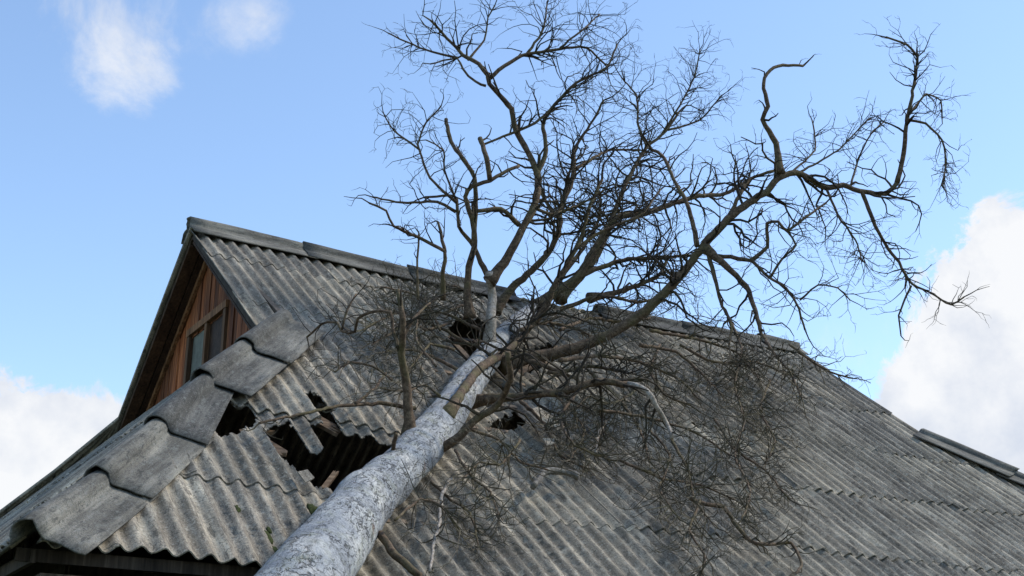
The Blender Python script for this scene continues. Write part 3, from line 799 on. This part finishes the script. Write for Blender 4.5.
limb('LL2', [(418, 300), (417, 272), (419, 233)], 3.2, 1.8, .1, None, tw=.7, tl=.3, level=1, start=nearest_depth(443, 300, 'LL') - .1)
# --- boughs low over the roof
limb('O', [(470, 402), (481, 400), (522, 396), (562, 392), (598, 382), (628, 384)], 10, 6.5, -.3, 'trunk', tw=.8, tl=.6, droop=.05)
limb('O1', [(628, 384), (646, 390), (656, 406), (666, 422), (672, 438)], 6.5, 4, -.2, 'O', tw=.3, tl=.4, mat=M_PALE, droop=.05)
limb('O2', [(522, 359), (542, 364), (560, 372), (590, 366), (625, 372)], 6, 3, -.2, 'N', tw=1.0, tl=.6, droop=.04)
limb('H', [(430, 452), (455, 440), (474, 422), (499, 403), (510, 380), (508, 352)], 9, 6, -.15, 'trunk', tw=.4, tl=.4, level=1)
limb('U', [(410, 440), (409, 412), (406, 379), (401, 353), (403, 318), (398, 290)], 11, 5, .0, 'trunk', tw=.25, tl=.4, level=1)
limb('U1', [(402, 340), (414, 318), (430, 303)], 4, 2, .2, 'U', tw=1.0, tl=.4)
limb('U2', [(401, 352), (393, 330), (391, 312), (370, 312), (358, 319), (355, 332), (342, 332), (337, 322), (322, 324), (307, 337)], 4, 2.2, .5, 'U', tw=.5, tl=.3, level=1)
limb('U3', [(342, 330), (347, 310), (356, 294)], 2.6, 1.6, .1, 'U2', tw=.5, tl=.25, level=1)
limb('H1', [(391, 460), (394, 448), (396, 434)], 6, 4, -.1, 'trunk', tw=0)
limb('W', [(415, 408), (406, 407), (378, 403), (337, 406), (302, 414), (259, 423)], 4.5, 2.6, -.45, 'trunk', tw=.12, tl=.25, level=1, flat=1.2)
limb('W1', [(355, 404), (375, 388), (386, 373)], 3.4, 2.2, -.2, 'W', tw=.3, tl=.3, level=1, flat=1.3)
# tangled boughs lying on the sheets, left and right of the trunk
TANG = [([(470, 345), (445, 330), (420, 322), (395, 330), (372, 345)], 4), ([(462, 372), (432, 356), (410, 350), (385, 352)], 4),
        ([(440, 330), (425, 300), (400, 290), (380, 288)], 3), ([(455, 350), (430, 345), (412, 366), (400, 395)], 3),
        ([(480, 330), (450, 316), (430, 310), (415, 292)], 4), ([(440, 396), (425, 385), (405, 392), (380, 388)], 3),
        ([(548, 372), (575, 378), (598, 400), (604, 425), (596, 452)], 4), ([(560, 360), (600, 356), (640, 362), (680, 380), (700, 400)], 5),
        ([(590, 372), (620, 400), (640, 430), (650, 462)], 4), ([(640, 345), (676, 352), (700, 372), (722, 395)], 4),
        ([(672, 440), (688, 470), (695, 500), (710, 520)], 3.4), ([(650, 330), (700, 340), (736, 352), (760, 380)], 4),
        ([(731, 322), (742, 350), (735, 385), (745, 420)], 3.2), ([(761, 332), (775, 355), (790, 372), (802, 398)], 3.2),
        ([(790, 345), (810, 360), (830, 372), (850, 378)], 2.6), ([(600, 410), (640, 416), (690, 430), (730, 455)], 3.4),
        ([(520, 400), (545, 425), (560, 455), (590, 470)], 4), ([(470, 430), (500, 440), (520, 462), (548, 470)], 3.4),
        ([(455, 450), (470, 475), (490, 492), (500, 520)], 3.4), ([(620, 460), (660, 478), (700, 485), (735, 500)], 3),
        ([(560, 330), (590, 318), (620, 322), (650, 318)], 4), ([(530, 380), (560, 400), (585, 430), (570, 460)], 3),
        ([(450, 322), (425, 330), (405, 312), (385, 318), (362, 330)], 3), ([(436, 366), (416, 340), (420, 312), (440, 296)], 3), ([(392, 380), (372, 366), (350, 362), (335, 372)], 2.6),
        ([(448, 312), (470, 300), (462, 288), (440, 284)], 3), ([(520, 330), (548, 322), (580, 330), (604, 345)], 4), ([(575, 395), (560, 420), (575, 445), (610, 460)], 3), ([(640, 388), (610, 405), (590, 396), (575, 410)], 3),
        ([(660, 345), (650, 370), (665, 395), (690, 405)], 3), ([(745, 420), (735, 455), (750, 490), (742, 520)], 2.6), ([(650, 430), (670, 455), (660, 490), (680, 520)], 2.8), ([(680, 345), (715, 362), (755, 362), (790, 375)], 3),
        ([(770, 380), (760, 410), (775, 440), (765, 465)], 2.4), ([(395, 520), (420, 500), (440, 505), (460, 530)], 3), ([(430, 480), (450, 500), (470, 512), (478, 545)], 3), ([(520, 440), (500, 465), (480, 462), (462, 480)], 3),
        ([(700, 500), (690, 530), (705, 556), (700, 580)], 2.8), ([(715, 420), (735, 450), (765, 470), (790, 500)], 2.8)]
for i, (p, w) in enumerate(TANG):
    limb('T%d' % i, p, w, 1.8, 0, None, tw=1.25, tl=.46, flat=random.uniform(.8, 3.2), level=2, droop=.03, mat=M_LIMB)

# ------------------------------------------------------------------ loose things lying on the roof
def loose(name, label, cat, pts, w0, w1, mat, tw=.4, lift=1.0, tl=.25):
    (u, v), t = roof_uv(*pts[0]); root = empty(name, near(u, v, .02)); tag(root, label, cat)
    limb(name + label, pts, w0, w1, 0, None, tw=tw, tl=tl, mat=mat, level=1, flat=lift, part='stem', owner=root)
    return root
loose('broken_branch', 'reddish pale snapped branch hanging down right of the white trunk', 'branch', [(452, 478), (442, 494), (439, 525), (433, 547), (430, 572)], 4, 3.4, M_PALE)
loose('broken_branch', 'thick grey broken branch low beside the trunk near the eave', 'branch', [(380, 534), (396, 556), (420, 576)], 9, 8, M_LIMB, 0)
loose('broken_branch', 'thin bleached forked branch on the sheets in the middle of the roof', 'branch', [(605, 422), (598, 436), (596, 453)], 3.6, 3, M_PALE, .5)
loose('broken_branch', 'long crooked brown branch with a bleached tip near the bottom edge', 'branch', [(690, 498), (706, 504), (724, 507), (738, 528), (756, 544), (791, 544), (802, 563), (795, 574)], 4.5, 3, M_LIMB, .5)
loose('birch_log', 'short thick snapped grey log lying right of the trunk', 'log', [(533, 487), (546, 471), (567, 472), (578, 477)], 6, 8, M_GREYBARK, .0)
# shards of sheet and splintered boards
def shard(name, label, poly, mat, h=.05, tilt=.0, th=.008):
    q = pxpoly(poly); cx = sum(p[0] for p in q) / len(q); cy = sum(p[1] for p in q) / len(q); V = []; UV = []
    for lay in (0, th):
        for (u, v) in q: V.append(near(u, v, h + tilt * (v - cy) + lay)); UV.append((u, v))
    n = len(q); Fc = [tuple(range(n))[::-1], tuple(range(n, 2 * n))] + [(i, (i + 1) % n, n + (i + 1) % n, n + i) for i in range(n)]
    root = obj(name, V, Fc, mat, uvs=UV)
    tag(root, label, 'debris'); return root
shard('sheet_fragment', 'long pale broken roof sheet fragment right of the trunk', [(527, 416), (534, 414), (547, 424), (560, 435), (556, 441), (545, 436), (534, 426)], M_PALESHEET, .18)
shard('sheet_fragment', 'small pale roof sheet chip just below the long fragment', [(538, 449), (549, 449), (551, 454), (542, 457)], M_PALESHEET, .18)
shard('sheet_fragment', 'dark grey roof sheet chip lying below the lower lip of the large hole', [(296, 474), (306, 471), (313, 478), (304, 483)], M_SHEET, .11)
shard('sheet_fragment', 'grey roof sheet shard between the large hole and the trunk', [(338, 484), (350, 481), (353, 488), (343, 493)], M_SHEET, .11, .1)
def loose_board(label, a, b, w, h0, h1, mat=M_RAWWOOD, rag=.12, th=.024):
    (u, v), _ = roof_uv(*a); (u2, v2), _ = roof_uv(*b)
    o = beam('splintered_board', near(u, v, h0), near(u2, v2, h1), w, th, mat, None, NEARN, ragged=rag); tag(o, label, 'board'); return o
loose_board('orange split board leaning out between the two left roof holes', (258, 416), (291, 445), .10, -.05, .01)
loose_board('pale wide board showing inside the large roof hole under the slot', (300, 398), (346, 420), .12, .0, .0)
loose_board('thin splintered lath at the left edge of the roof hole', (246, 412), (283, 417), .05, -.06, -.02)
loose_board('reddish lath across the upper hole beside the pale stub', (455, 322), (500, 326), .06, -.02, .0)
loose_board('brown lath sticking out of the hole right of the trunk', (520, 356), (560, 336), .06, -.02, .04)
loose_board('short splinter standing on the lower lip of the large hole', (326, 474), (338, 462), .03, .02, .06, rag=.05)
# moss cushions
mv, mf = [], []
for (px, py, s) in ((269, 523, .05), (279, 538, .06), (303, 516, .05), (317, 497, .06), (311, 503, .035), (273, 516, .03), (283, 545, .04), (322, 492, .03), (256, 506, .02), (240, 498, .025), (290, 528, .03)):
    (u, v), _ = roof_uv(px, py); bmx = bmesh.new(); bmesh.ops.create_icosphere(bmx, subdivisions=3, radius=1); n0 = len(mv)
    for vv in bmx.verts:
        k = 1 + .45 * noise.noise(vv.co * 2.2 + Vector((px, py, 0))); mv.append(near(u + vv.co.x * s * k * .7, v + vv.co.y * s * k * 1.4, .022 + vv.co.z * s * k * .55))
    bmx.verts.index_update(); mf += [tuple(n0 + q.index for q in f.verts) for f in bmx.faces]; bmx.free()
tag(obj('moss', mv, mf, M_MOSS, smooth=True), 'dark green moss cushions in the sheet valleys left of the trunk', 'moss', kind='stuff')
